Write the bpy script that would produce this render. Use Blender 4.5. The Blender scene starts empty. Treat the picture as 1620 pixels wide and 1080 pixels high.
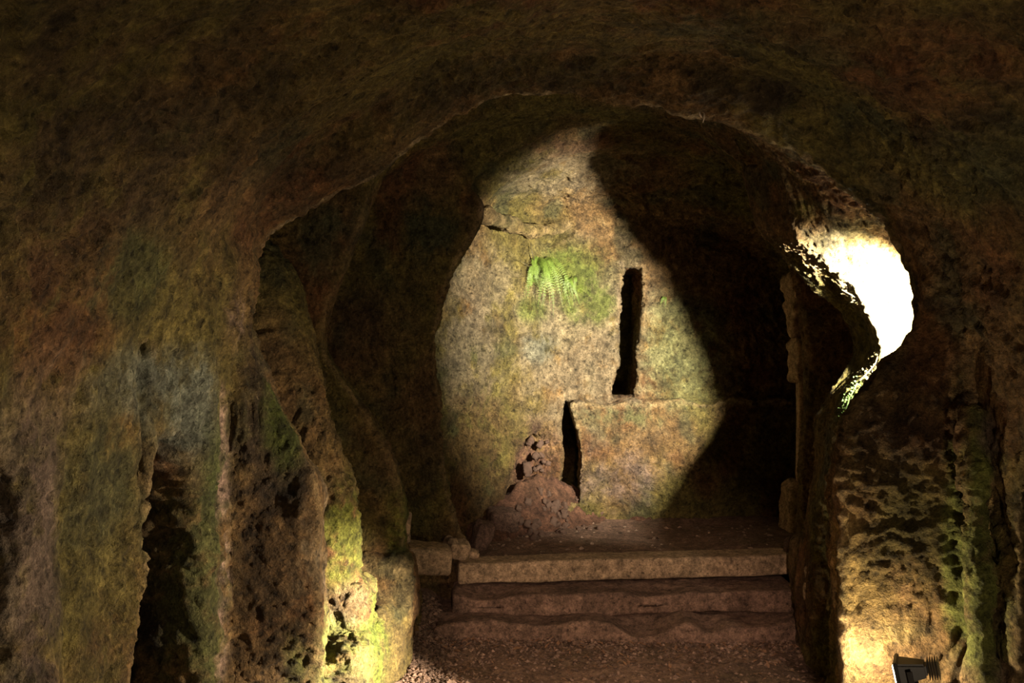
import bpy, bmesh, math, random
import numpy as np
import time
_T = time.time()
def tick(w): print('T', w, round(time.time() - _T, 1))
from mathutils import Vector, Matrix, Euler

random.seed(7)
rng = np.random.default_rng(7)
SC = bpy.context.scene
COL = SC.collection

# ------------------------------------------------------------------ camera, world, lights, exposure
F = 1600.0
CAMZ = 1.95
cam_d = bpy.data.cameras.new('camera')
cam_d.sensor_width = 36.0
cam_d.lens = 36.0 * F / 1620.0
cam = bpy.data.objects.new('camera', cam_d)
COL.objects.link(cam)
cam.location = (0, 0, CAMZ)
cam.rotation_euler = (math.pi / 2, 0, 0)
cam_d.clip_start = 0.05
SC.camera = cam
SC.view_settings.view_transform = 'Standard'
SC.view_settings.look = 'None'
SC.view_settings.gamma = 1.0
SC.view_settings.use_curve_mapping = False
SC.view_settings.exposure = 0.0

w = bpy.data.worlds.new('World')
SC.world = w
w.use_nodes = True
w.node_tree.nodes['Background'].inputs[0].default_value = (0.6, 0.7, 1.0, 1)
w.node_tree.nodes['Background'].inputs[1].default_value = 0.0

def aim(o, target):
    d = Vector(target) - o.location
    o.rotation_euler = d.to_track_quat('-Z', 'Y').to_euler()

def spot(name, loc, target, power, color, half_deg, blend, radius):
    l = bpy.data.lights.new(name, 'SPOT')
    l.energy = power; l.color = color
    l.spot_size = math.radians(half_deg * 2); l.spot_blend = blend
    l.shadow_soft_size = radius
    o = bpy.data.objects.new(name, l)
    COL.objects.link(o)
    o.location = loc
    aim(o, target)
    return o

def point(name, loc, power, color, radius):
    l = bpy.data.lights.new(name, 'POINT')
    l.energy = power; l.color = color; l.shadow_soft_size = radius
    o = bpy.data.objects.new(name, l)
    COL.objects.link(o)
    o.location = loc
    return o

WARM = (1.0, 0.80, 0.55)
LAMP_A = (2.30, 5.10, 2.06)      # floodlight fixed behind the right pier, lights the end chamber
LAMP_A_AIM = (1.15, 8.9, 2.25)
spot('floodlight_beam', LAMP_A, LAMP_A_AIM, 3400, (1.0, 0.90, 0.70), 35, 0.8, 0.045)
point('floodlight_spill', (2.25, 5.16, 2.02), 26.0, (1.0, 0.86, 0.62), 0.045)   # the same lamp's weak side light
LAMP_B = (1.46, 3.98, 0.65)      # floodlight on the bench at the foot of the right pier
LAMP_B_AIM = (-0.74, 4.95, 0.14)
spot('spotlight_beam', LAMP_B, LAMP_B_AIM, 3300, (1.0, 0.86, 0.64), 23, 0.7, 0.03)
spot('spotlight_beam', LAMP_B, (-1.3, 3.7, 0.55), 400, (1.0, 0.80, 0.56), 46, 0.8, 0.03)   # outer part of the same beam
point('spotlight_spill', (1.45, 4.10, 0.62), 26.0, (1.0, 0.80, 0.52), 0.02)   # the same lamp's wide spill
point('lamp_glow', (0.9, -0.8, 0.4), 50, WARM, 0.2)        # unseen fill lights added to brighten the first chamber
point('lamp_glow', (1.35, 1.1, 0.4), 44, WARM, 0.12)  # added fill for the left wall
spot('wall_lamp_beam', (0.2, -0.9, 2.55), (0.75, 6.5, 0.1), 900, (1.0, 0.70, 0.52), 10.5, 0.7, 0.1)  # unseen fill spot added to brighten the steps

# ------------------------------------------------------------------ helpers
def P(px, py, d):
    return ((px - 810) * d / F, d, CAMZ + (540 - py) * d / F)

def XZ(px, py, d):
    return ((px - 810) * d / F, CAMZ + (540 - py) * d / F)

_perm = rng.permutation(256).astype(np.int32)
_perm = np.concatenate([_perm, _perm, _perm])
_g = rng.normal(size=(256, 3)); _g /= np.linalg.norm(_g, axis=1)[:, None]
_g = _g.astype(np.float32)

def perlin(p, scale=1.0, seed=0):
    p = np.asarray(p, dtype=np.float32) * np.float32(scale) + np.float32(seed * 17.31)
    i = np.floor(p).astype(np.int32); f = p - i
    i &= 255
    u = f * f * f * (f * (f * 6 - 15) + 10)
    out = 0
    for a in (0, 1):
        for b in (0, 1):
            for c in (0, 1):
                h = _perm[_perm[_perm[i[:, 0] + a] + i[:, 1] + b] + i[:, 2] + c]
                g = _g[h]
                d = g[:, 0] * (f[:, 0] - a) + g[:, 1] * (f[:, 1] - b) + g[:, 2] * (f[:, 2] - c)
                wt = (u[:, 0] if a else 1 - u[:, 0]) * (u[:, 1] if b else 1 - u[:, 1]) * (u[:, 2] if c else 1 - u[:, 2])
                out = out + wt * d
    return out * 1.6

def fbm(p, scale, octaves=3, seed=0, gain=0.5):
    s = 0; a = 1.0
    for k in range(octaves):
        s = s + a * perlin(p, scale * 2.03 ** k, seed + k * 3)
        a *= gain
    return s

def sstep(a, b, x):
    t = np.clip((x - a) / (b - a), 0, 1)
    return t * t * (3 - 2 * t)

def smin(a, b, k):
    h = np.clip(0.5 + 0.5 * (b - a) / k, 0, 1)
    return b + (a - b) * h - k * h * (1 - h)

def smax(a, b, k):
    return -smin(-a, -b, k)

def tag(o, label=None, cat=None, group=None, kind=None):
    if label: o['label'] = label
    if cat: o['category'] = cat
    if group: o['group'] = group
    if kind: o['kind'] = kind
    return o

def link_mesh(name, verts, faces, mat, parent=None, smooth=True, col=None, moss=None):
    me = bpy.data.meshes.new(name)
    V = np.asarray(verts, dtype=np.float32)
    Fc = faces
    if isinstance(Fc, np.ndarray):
        n = len(Fc); k = Fc.shape[1]
        me.vertices.add(len(V)); me.vertices.foreach_set('co', V.ravel())
        me.loops.add(n * k); me.loops.foreach_set('vertex_index', Fc.astype(np.int32).ravel())
        me.polygons.add(n)
        me.polygons.foreach_set('loop_start', np.arange(0, n * k, k, dtype=np.int32))
        me.polygons.foreach_set('loop_total', np.full(n, k, dtype=np.int32))
        me.update(calc_edges=True)
    else:
        me.from_pydata([tuple(v) for v in V], [], Fc)
    me.polygons.foreach_set('use_smooth', np.full(len(me.polygons), smooth, dtype=bool))
    if col is not None:
        a = me.color_attributes.new('col', 'FLOAT_COLOR', 'POINT')
        c = np.ones((len(V), 4), dtype=np.float32); c[:, :3] = col
        a.data.foreach_set('color', c.ravel())
    if moss is not None:
        a = me.attributes.new('moss', 'FLOAT', 'POINT')
        a.data.foreach_set('value', np.asarray(moss, dtype=np.float32))
    me.materials.append(mat)
    o = bpy.data.objects.new(name, me)
    COL.objects.link(o)
    if parent: o.parent = parent
    return o

def empty(name, loc, rot=(0, 0, 0)):
    o = bpy.data.objects.new(name, None)
    COL.objects.link(o)
    o.location = loc; o.rotation_euler = rot
    o.empty_display_size = 0.1
    return o

# ------------------------------------------------------------------ materials
def N(nt, typ, **kw):
    n = nt.nodes.new(typ)
    for k, v in kw.items():
        if k.startswith('i_'):
            n.inputs[k[2:].replace('_', ' ')].default_value = v
        else:
            setattr(n, k, v)
    return n

def rock_material(name, use_attr=True, base=(0.3, 0.2, 0.12), bump=1.0, scale=1.0, rough=0.9, stretch=(1, 1, 1)):
    m = bpy.data.materials.new(name); m.use_nodes = True
    nt = m.node_tree; L = nt.links
    b = nt.nodes['Principled BSDF']
    b.inputs['Roughness'].default_value = rough
    b.inputs['Specular IOR Level'].default_value = 0.25
    tc = N(nt, 'ShaderNodeTexCoord')
    mp = N(nt, 'ShaderNodeMapping'); mp.inputs['Scale'].default_value = stretch
    L.new(tc.outputs['Object'], mp.inputs['Vector'])
    vec = mp.outputs['Vector']
    if use_attr:
        at = N(nt, 'ShaderNodeAttribute', attribute_name='col')
        basecol = at.outputs['Color']
    else:
        rgb = N(nt, 'ShaderNodeRGB'); rgb.outputs[0].default_value = (*base, 1)
        basecol = rgb.outputs[0]
    n1 = N(nt, 'ShaderNodeTexNoise'); n1.inputs['Scale'].default_value = 22 * scale; n1.inputs['Detail'].default_value = 6; n1.inputs['Roughness'].default_value = 0.72
    n2 = N(nt, 'ShaderNodeTexNoise'); n2.inputs['Scale'].default_value = 75 * scale; n2.inputs['Detail'].default_value = 5; n2.inputs['Roughness'].default_value = 0.7
    vo = N(nt, 'ShaderNodeTexVoronoi'); vo.inputs['Scale'].default_value = 46 * scale
    for n in (n1, n2): L.new(vec, n.inputs['Vector'])
    # warp the voronoi with noise
    add = N(nt, 'ShaderNodeVectorMath', operation='MULTIPLY_ADD')
    L.new(n1.outputs['Color'], add.inputs[0]); add.inputs[1].default_value = (0.08, 0.08, 0.08); L.new(vec, add.inputs[2])
    L.new(add.outputs[0], vo.inputs['Vector'])
    r1 = N(nt, 'ShaderNodeMapRange'); r1.inputs['From Min'].default_value = 0.30; r1.inputs['From Max'].default_value = 0.72
    r1.inputs['To Min'].default_value = 0.35; r1.inputs['To Max'].default_value = 1.6
    L.new(n1.outputs['Fac'], r1.inputs['Value'])
    r2 = N(nt, 'ShaderNodeMapRange'); r2.inputs['From Min'].default_value = 0.3; r2.inputs['From Max'].default_value = 0.7
    r2.inputs['To Min'].default_value = 0.55; r2.inputs['To Max'].default_value = 1.4
    L.new(n2.outputs['Fac'], r2.inputs['Value'])
    n0 = N(nt, 'ShaderNodeTexNoise'); n0.inputs['Scale'].default_value = 6.5 * scale; n0.inputs['Detail'].default_value = 9; n0.inputs['Roughness'].default_value = 0.78
    L.new(vec, n0.inputs['Vector'])
    r0 = N(nt, 'ShaderNodeMapRange'); r0.inputs['From Min'].default_value = 0.32; r0.inputs['From Max'].default_value = 0.68
    r0.inputs['To Min'].default_value = 0.50; r0.inputs['To Max'].default_value = 1.5
    L.new(n0.outputs['Fac'], r0.inputs['Value'])
    m0 = N(nt, 'ShaderNodeMath', operation='MULTIPLY')
    L.new(r1.outputs[0], m0.inputs[0]); L.new(r0.outputs[0], m0.inputs[1])
    mm = N(nt, 'ShaderNodeMath', operation='MULTIPLY')
    L.new(m0.outputs[0], mm.inputs[0]); L.new(r2.outputs[0], mm.inputs[1])
    vp = N(nt, 'ShaderNodeTexVoronoi'); vp.inputs['Scale'].default_value = 20 * scale
    L.new(add.outputs[0], vp.inputs['Vector'])
    rp = N(nt, 'ShaderNodeMapRange'); rp.inputs['From Min'].default_value = 0.10; rp.inputs['From Max'].default_value = 0.30
    rp.inputs['To Min'].default_value = 0.42; rp.inputs['To Max'].default_value = 1.0
    L.new(vp.outputs['Distance'], rp.inputs['Value'])
    mp2 = N(nt, 'ShaderNodeMath', operation='MULTIPLY'); L.new(mm.outputs[0], mp2.inputs[0]); L.new(rp.outputs[0], mp2.inputs[1])  # pits darkened in the colour, dirt and pit shade together
    mm = mp2
    # pale grains
    gr = N(nt, 'ShaderNodeMapRange'); gr.inputs['From Min'].default_value = 0.64; gr.inputs['From Max'].default_value = 0.74
    gr.inputs['To Min'].default_value = 0.0; gr.inputs['To Max'].default_value = 0.45
    L.new(n2.outputs['Fac'], gr.inputs['Value'])
    sc = N(nt, 'ShaderNodeVectorMath', operation='SCALE')
    L.new(basecol, sc.inputs[0]); L.new(mm.outputs[0], sc.inputs['Scale'])
    mx = N(nt, 'ShaderNodeMix', data_type='RGBA'); mx.inputs['B'].default_value = (0.52, 0.42, 0.27, 1)
    L.new(gr.outputs[0], mx.inputs['Factor']); L.new(sc.outputs[0], mx.inputs['A'])
    L.new(mx.outputs['Result'], b.inputs['Base Color'])
    h = N(nt, 'ShaderNodeMath', operation='MULTIPLY_ADD'); h.inputs[1].default_value = 0.5
    L.new(n2.outputs['Fac'], h.inputs[0]); L.new(n1.outputs['Fac'], h.inputs[2])
    h1 = N(nt, 'ShaderNodeMath', operation='MULTIPLY_ADD'); h1.inputs[1].default_value = 0.35
    L.new(vo.outputs['Distance'], h1.inputs[0]); L.new(h.outputs[0], h1.inputs[2])
    h2 = N(nt, 'ShaderNodeMath', operation='MULTIPLY_ADD'); h2.inputs[1].default_value = 0.35
    L.new(rp.outputs[0], h2.inputs[0]); L.new(h1.outputs[0], h2.inputs[2])
    bp = N(nt, 'ShaderNodeBump'); bp.inputs['Strength'].default_value = min(1.0, 0.9 * bump); bp.inputs['Distance'].default_value = 0.045 * bump / scale
    L.new(h2.outputs[0], bp.inputs['Height'])
    L.new(bp.outputs[0], b.inputs['Normal'])
    return m

M_rock = rock_material('tuff_rock')
M_floor = rock_material('trodden_earth', bump=0.6, scale=1.6)
M_stone = rock_material('hewn_stone', use_attr=False, base=(0.34, 0.235, 0.145), bump=0.55, scale=1.2)
M_step = rock_material('step_stone', use_attr=True, bump=0.6, scale=1.2)
M_rubble = rock_material('rubble_stone', use_attr=False, base=(0.12, 0.072, 0.052), bump=0.6, scale=2.0)

def simple(name, col, rough=0.6, metal=0.0, noise=0.25, emit=None, trans=0.0):
    m = bpy.data.materials.new(name); m.use_nodes = True
    nt = m.node_tree; L = nt.links; b = nt.nodes['Principled BSDF']
    n = N(nt, 'ShaderNodeTexNoise'); n.inputs['Scale'].default_value = 35; n.inputs['Detail'].default_value = 4
    tc = N(nt, 'ShaderNodeTexCoord'); L.new(tc.outputs['Object'], n.inputs['Vector'])
    r = N(nt, 'ShaderNodeMapRange'); r.inputs['To Min'].default_value = 1 - noise; r.inputs['To Max'].default_value = 1 + noise
    L.new(n.outputs['Fac'], r.inputs['Value'])
    rgb = N(nt, 'ShaderNodeRGB'); rgb.outputs[0].default_value = (*col, 1)
    s = N(nt, 'ShaderNodeVectorMath', operation='SCALE'); L.new(rgb.outputs[0], s.inputs[0]); L.new(r.outputs[0], s.inputs['Scale'])
    L.new(s.outputs[0], b.inputs['Base Color'])
    b.inputs['Roughness'].default_value = rough; b.inputs['Metallic'].default_value = metal
    if emit:
        b.inputs['Emission Color'].default_value = (*emit[0], 1); b.inputs['Emission Strength'].default_value = emit[1]
    if trans:
        b.inputs['Subsurface Weight'].default_value = trans
        b.inputs['Subsurface Radius'].default_value = (0.02, 0.03, 0.01)
    return m

M_frond = simple('fern_green', (0.13, 0.20, 0.03), 0.5, noise=0.7)
M_shadow_creeper = simple('fern_stalk', (0.06, 0.05, 0.02), 0.6)  # dark colour of the frond shadow strips and the creeper
M_ivy = simple('ivy_green', (0.07, 0.12, 0.03), 0.6, noise=0.6)
M_leaf = simple('dead_leaf', (0.26, 0.13, 0.07), 0.8)
M_metal = simple('lamp_casing', (0.018, 0.016, 0.015), 0.45, 0.4)
M_lens = simple('lamp_glass', (0.9, 0.85, 0.7), 0.1, 0, 0.0, ((1.0, 0.86, 0.62), 30.0))
M_cable = simple('rubber_cable', (0.02, 0.02, 0.02), 0.6)
M_root = simple('pale_root', (0.62, 0.50, 0.38), 0.7)

# ------------------------------------------------------------------ the cave as a solid that is hollowed out
VS = 0.025
X0, X1, Y0, Y1, Z0, Z1 = -3.1, 3.4, -1.4, 9.75, -0.25, 4.05
xs = np.arange(X0, X1, VS, dtype=np.float32)
ys = np.arange(Y0, Y1, VS, dtype=np.float32)
zs = np.arange(Z0, Z1, VS, dtype=np.float32)
GX, GZ = np.meshgrid(xs, zs, indexing='ij')

def chaikin(pts, n=2):
    p = np.array(pts, dtype=np.float64)
    for _ in range(n):
        q = np.roll(p, -1, axis=0)
        a = 0.75 * p + 0.25 * q; b = 0.25 * p + 0.75 * q
        p = np.stack([a, b], axis=1).reshape(-1, 2)
    return p

def poly_sdf(pts, gx=None, gz=None):
    """signed distance to an outline in the xz plane, positive inside"""
    gx = GX if gx is None else gx; gz = GZ if gz is None else gz
    p = chaikin(pts, 2)
    d2 = np.full(gx.shape, 1e9, dtype=np.float32)
    inside = np.zeros(gx.shape, dtype=bool)
    n = len(p)
    for i in range(n):
        ax, az = p[i]; bx, bz = p[(i + 1) % n]
        ex, ez = bx - ax, bz - az
        L2 = ex * ex + ez * ez
        if L2 < 1e-12: continue
        t = np.clip(((gx - ax) * ex + (gz - az) * ez) / L2, 0, 1)
        dx = gx - ax - t * ex; dz = gz - az - t * ez
        d2 = np.minimum(d2, dx * dx + dz * dz)
        c = ((az > gz) != (bz > gz))
        if bz != az:
            xi = ax + (gz - az) * ex / ez
            inside ^= c & (gx < xi)
    d = np.sqrt(d2)
    return np.where(inside, d, -d).astype(np.float32)

def pxs(d, pts):
    return [XZ(a, b, d) for a, b in pts]

LOW = -0.6
def closed(pts):
    """outline from lower left, over the top, to lower right; closed well below the floor"""
    a, b = pts[0], pts[-1]
    return [(a[0], LOW), (a[0], LOW + 0.2)] + list(pts) + [(b[0], LOW + 0.2), (b[0], LOW), ((a[0] + b[0]) / 2, LOW)]

near = [(-1.36, 0.0), (-1.34, 1.2), (-1.31, 1.9), (-1.22, 2.32), (-0.98, 2.62), (-0.6, 2.84), (-0.1, 2.97), (0.4, 3.0), (0.9, 2.96), (1.35, 2.82),
        (1.68, 2.56), (1.90, 2.22), (2.02, 1.7), (2.05, 0.0)]
near0 = [(x * 1.12 + (0.05 if x > 0 else 0), z + (0.05 if z > 2.4 else 0)) for x, z in near]
near2 = [(-1.30, 0.0), (-1.30, 1.2), (-1.29, 1.8), (-1.24, 2.15), (-1.08, 2.44), (-0.72, 2.72), (-0.3, 2.92), (0.1, 3.02), (0.5, 3.02), (0.9, 2.95), (1.3, 2.78),
         (1.62, 2.5), (1.80, 2.2), (1.92, 1.75), (1.95, 0.0)]

near3 = [(x + 0.11 * (x < -1.0) * (z < 2.3), z) for x, z in near2]

F1L = [(512, 1250), (508, 1000), (506, 900), (506, 800), (497, 745), (470, 690), (432, 625), (400, 560), (385, 500), (388, 440)]
F1T = [(402, 385), (432, 352), (475, 328), (522, 304), (560, 285), (600, 264), (650, 222), (720, 172), (790, 147), (860, 139), (930, 141), (1000, 152),
       (1050, 167), (1085, 178), (1120, 177), (1160, 187), (1205, 206), (1255, 236), (1305, 268), (1350, 305), (1395, 345), (1430, 388), (1452, 425)]
F1R = [(1463, 470), (1452, 520), (1425, 562), (1388, 600), (1350, 645), (1332, 690), (1328, 760), (1330, 900), (1335, 1040), (1338, 1250)]
f1 = pxs(4.45, F1L + F1T + F1R)
f1a = pxs(4.28, F1L) + [(x, z + 0.06 * math.sin(math.pi * i / len(F1T))) for i, (x, z) in enumerate(pxs(4.36, [(a, b - 8) for a, b in F1T]))] + pxs(4.28, F1R)

CH2a = [(-1.45, 0), (-1.45, 1.3), (-1.5, 2.0), (-1.35, 2.5), (-1.0, 2.85), (-0.5, 3.12), (0.0, 3.27), (0.4, 3.32), (0.9, 3.24), (1.25, 3.02), (1.6, 2.82),
        (1.95, 2.64), (2.3, 2.5), (2.5, 2.3), (2.55, 1.9), (2.4, 1.4), (2.15, 0.9), (2.1, 0)]
CH2b = [(-1.45, 0), (-1.45, 1.3), (-1.55, 2.0), (-1.45, 2.6), (-1.05, 3.05), (-0.5, 3.38), (0.0, 3.5), (0.5, 3.52), (0.9, 3.44), (1.2, 3.22)] + \
       pxs(5.8, [(1205, 232), (1240, 275), (1275, 320), (1300, 352), (1340, 370), (1385, 388), (1430, 408), (1480, 450), (1500, 520), (1480, 600), (1430, 720), (1400, 800), (1390, 1060)])

F2 = [(645, 1080), (643, 940), (641, 880), (637, 800), (622, 740), (600, 690), (575, 640), (535, 590), (512, 545), (516, 490), (540, 430), (558, 380), (580, 330), (603, 268),
      (650, 190), (730, 140), (830, 118), (930, 115), (1030, 130), (1110, 158), (1165, 190), (1200, 225), (1216, 262), (1238, 320), (1250, 378), (1290, 410), (1325, 440),
      (1358, 475), (1384, 515), (1392, 555), (1370, 595), (1340, 630), (1318, 680), (1306, 750), (1292, 830), (1285, 900), (1290, 1080)]
f2 = pxs(6.0, F2)
F2B = F2[:24] + [(1030, 122), (1090, 160), (1135, 198), (1170, 240), (1186, 305), (1200, 366), (1226, 400), (1256, 429), (1297, 463), (1330, 490), (1352, 529), (1354, 562), (1328, 600), (1298, 645), (1288, 700), (1283, 770), (1265, 850), (1262, 1040)]
f2b = pxs(6.38, F2B)
pocket = [(-1.3, 0), (-1.3, 1.2), (-1.35, 2.1), (-1.2, 2.7), (-0.8, 3.15), (-0.3, 3.38), (0.2, 3.50), (0.7, 3.52), (1.2, 3.42), (1.6, 3.2), (2.0, 2.85),
          (2.3, 2.5), (2.42, 2.0), (2.35, 1.4), (2.2, 0.8), (2.1, 0)]
F3 = [(742, 960), (738, 870), (722, 830), (705, 760), (697, 680), (691, 600), (690, 540), (694, 480), (708, 435), (728, 400), (750, 366), (766, 338), (764, 318), (748, 296), (752, 270),
      (800, 240), (860, 212), (920, 197), (1000, 194), (1060, 202), (1110, 213), (1160, 250), (1185, 300), (1200, 350), (1235, 390), (1262, 450), (1275, 560), (1268, 700), (1262, 800), (1262, 960)]
f3 = pxs(7.2, F3)
back1 = [(-0.62, 0), (-0.62, 1.5), (-0.6, 2.4), (-0.4, 2.9), (0.0, 3.2), (0.5, 3.38), (1.0, 3.42), (1.5, 3.36), (2.0, 3.15), (2.4, 2.8), (2.6, 2.2), (2.6, 1.0), (2.6, 0)]
back2 = [(-0.8, 0), (-0.8, 1.5), (-0.75, 2.4), (-0.5, 2.75), (0.0, 2.94), (0.5, 3.03), (1.0, 3.06), (1.5, 3.02), (2.0, 2.9), (2.45, 2.6), (2.65, 2.2), (2.65, 1.0), (2.65, 0)]
back3 = [(x, z - (0.22 if z > 2.2 else 0)) for x, z in back2]

rec = [(x, z + 0.14 * float(np.clip((z - 2.2) / 0.6, 0, 1))) for x, z in near3]
SECT = [(-1.35, near0), (1.0, near0), (2.8, near), (3.3, near2), (3.95, rec), (4.17, rec), (4.27, f1a), (4.45, f1), (4.53, f1), (4.72, CH2a), (5.2, CH2a), (5.78, CH2b),
        (5.92, f2), (6.06, f2), (6.34, f2b), (6.42, f2b), (6.6, pocket), (7.02, pocket), (7.14, f3), (7.24, f3), (7.45, back1), (7.9, back1), (8.7, back2), (9.5, back3)]
SD = [(y, poly_sdf(closed(s))) for y, s in SECT]
G = np.empty((len(xs), len(ys), len(zs)), dtype=np.float32)
for j, y in enumerate(ys):
    k = 0
    while k < len(SD) - 2 and y > SD[k + 1][0]: k += 1
    (ya, a), (yb, b) = SD[k], SD[k + 1]
    t = min(1.0, max(0.0, (y - ya) / (yb - ya)))
    G[:, j, :] = a * (1 - t) + b * t
# ends of the hollow
X = xs[:, None, None]; Y = ys[None, :, None]; Z = zs[None, None, :]
G = np.minimum(G, (Y + 1.2).astype(np.float32))
YBX = np.array([-1.6, -0.56, -0.15, 0.3, 0.7, 0.9, 1.4, 2.7]); YBY = np.array([7.45, 7.66, 8.15, 8.52, 8.72, 8.78, 8.86, 8.95])
yb_x = np.interp(xs, YBX, YBY).astype(np.float32)[:, None, None]
G = smin(G, yb_x - Y, 0.05)

def sub(x0, x1, y0, y1, z0, z1):
    i = [np.searchsorted(xs, x0), np.searchsorted(xs, x1), np.searchsorted(ys, y0), np.searchsorted(ys, y1), np.searchsorted(zs, z0), np.searchsorted(zs, z1)]
    sl = (slice(i[0], i[1]), slice(i[2], i[3]), slice(i[4], i[5]))
    return sl, xs[sl[0]][:, None, None], ys[sl[1]][None, :, None], zs[sl[2]][None, None, :]

def sdbox(x, y, z, c, h, r=0.03):
    qx = np.abs(x - c[0]) - h[0] + r; qy = np.abs(y - c[1]) - h[1] + r; qz = np.abs(z - c[2]) - h[2] + r
    return np.sqrt(np.maximum(qx, 0) ** 2 + np.maximum(qy, 0) ** 2 + np.maximum(qz, 0) ** 2) + np.minimum(np.maximum(np.maximum(qx, qy), qz), 0) - r

def sdcaps(x, y, z, a, b, ra, rb):
    ax, ay, az = a; bx, by, bz = b
    ex, ey, ez = bx - ax, by - ay, bz - az
    L2 = ex * ex + ey * ey + ez * ez
    t = np.clip(((x - ax) * ex + (y - ay) * ey + (z - az) * ez) / L2, 0, 1)
    return np.sqrt((x - ax - t * ex) ** 2 + (y - ay - t * ey) ** 2 + (z - az - t * ez) ** 2) - (ra + (rb - ra) * t)

def add_rock(bounds, fn, k=0.05):
    sl, x, y, z = sub(*bounds)
    G[sl] = smin(G[sl], fn(x, y, z), k)

def carve(bounds, fn, k=0.04):
    sl, x, y, z = sub(*bounds)
    G[sl] = smax(G[sl], -fn(x, y, z), k)

# side aisle behind the left arcade and its openings
carve((-3.0, -1.35, 0.5, 4.9, -0.2, 2.2), lambda x, y, z: sdbox(x, y, z, (-2.2, 2.6, 0.8), (0.72, 2.0, 1.2), 0.3))
def opening(y0, y1, ztop, bend=0.0):
    c = (y0 + y1) / 2; h = (y1 - y0) / 2
    def fn(x, y, z):
        w_ = h * np.clip(1 - np.clip((z - (ztop - 0.30)) / 0.36, 0, 1) ** 2, 0.0, 1) + 0 * x
        w_ = w_ + 0.035 * np.sin(z * 5 + y0 * 3)
        return np.maximum(np.abs(y - c - bend * z) - w_, np.maximum(z - ztop, x + 1.0))
    carve((-2.3, -0.95, y0 - 0.3, y1 + 0.3, -0.24, ztop + 0.3), fn, 0.04)
opening(3.47, 3.90, 1.60)
opening(2.05, 2.70, 1.75)
opening(0.6, 1.3, 1.75)
# a shallow flute between the two faces of the first pillar, a vertical groove above the dark opening
carve((-1.5, -1.1, 2.9, 3.1, -0.2, 1.9), lambda x, y, z: sdcaps(x, y, z, (-1.30, 3.04, -0.5), (-1.32, 3.02, 1.7), 0.05, 0.03), 0.03)
add_rock((-1.5, -1.1, 2.6, 3.05, -0.2, 1.9), lambda x, y, z: sdcaps(x, y, z, (-1.40, 2.82, -0.5), (-1.42, 2.82, 1.55), 0.17, 0.10), 0.06)
carve((-1.5, -1.1, 3.3, 3.6, 1.4, 2.3), lambda x, y, z: sdcaps(x, y, z, (-1.29, 3.47, 1.4), (-1.27, 3.47, 2.12), 0.03, 0.02), 0.03)
# ridge at the corner of the left pier
ridge = [P(352, 1500, 4.13), P(350, 1080, 4.13), P(343, 950, 4.13), P(338, 800, 4.13), P(334, 700, 4.13), P(336, 620, 4.12), P(352, 545, 4.11), P(372, 488, 4.13)]
for a, b in zip(ridge[:-1], ridge[1:]):
    add_rock((-1.5, -0.9, 3.9, 4.4, -0.2, 2.4), lambda x, y, z: sdcaps(x, y, z, a, b, 0.035, 0.035), 0.03)
# green corner strip of the right pier (leans towards the viewer)
strip = [P(1556, 1500, 4.0), P(1553, 1080, 4.0), P(1546, 900, 4.0), P(1544, 760, 4.01), P(1538, 660, 4.06)]
for a, b in zip(strip[:-1], strip[1:]):
    add_rock((1.5, 2.3, 3.8, 4.4, -0.2, 1.9), lambda x, y, z: sdcaps(x, y, z, a, b, 0.05, 0.05), 0.035)
carve((1.7, 3.2, 2.2, 4.3, -0.24, 2.1), lambda x, y, z: sdbox(x, y, z, (2.55, 3.2, 0.6), (0.60, 0.74, 1.08), 0.12), 0.05)
# benches along both sides between the piers
add_rock((-2.0, -0.5, 4.3, 7.1, -0.25, 0.8), lambda x, y, z: sdbox(x, y, z, (-1.25, 5.3, 0.0), (0.56, 1.1, 0.46), 0.06), 0.05)
add_rock((-2.0, -0.3, 5.6, 7.2, -0.25, 0.8), lambda x, y, z: sdbox(x, y, z, (-1.05, 6.2, 0.0), (0.42, 0.55, 0.42), 0.10), 0.08)
add_rock((1.3, 2.6, 4.3, 7.2, -0.25, 0.8), lambda x, y, z: sdbox(x, y, z, (2.25, 5.4, 0.0), (0.42, 1.2, 0.50), 0.08), 0.06)
add_rock((1.5, 2.6, 5.4, 7.3, -0.25, 1.2), lambda x, y, z: sdbox(x, y, z, (2.15, 6.3, 0.2), (0.30, 0.55, 0.48), 0.10), 0.08)
# column on the left bench, with its block
add_rock((-1.6, -0.5, 4.6, 5.6, 0.0, 2.4), lambda x, y, z: sdcaps(x, y, z, (-0.93, 5.08, 0.3), (-0.94, 5.08, 1.18), 0.165, 0.15), 0.06)
add_rock((-1.7, -0.5, 4.6, 5.6, 0.9, 2.6), lambda x, y, z: sdcaps(x, y, z, (-0.95, 5.08, 1.22), (-1.38, 5.2, 2.2), 0.14, 0.28), 0.10)
add_rock((-1.5, -0.5, 4.6, 5.5, 0.2, 1.1), lambda x, y, z: sdbox(x, y, z, (-0.93, 5.12, 0.585), (0.215, 0.19, 0.15), 0.07), 0.03)
add_rock((-1.5, -0.4, 4.3, 5.3, -0.2, 0.8), lambda x, y, z: sdbox(x, y, z, (-0.96, 4.76, 0.2), (0.28, 0.22, 0.31), 0.06), 0.04)
# block at the foot of the second left pier
add_rock((-1.3, -0.3, 5.5, 6.3, 0.0, 1.0), lambda x, y, z: sdbox(x, y, z, (-0.80, 5.98, 0.5), (0.22, 0.2, 0.21), 0.08), 0.05)
# slim column on the right bench
add_rock((1.2, 2.2, 4.6, 5.4, -0.2, 1.7), lambda x, y, z: sdbox(x, y, z, (1.72, 4.95, 0.5), (0.15, 0.12, 0.82), 0.05), 0.04)
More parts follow.
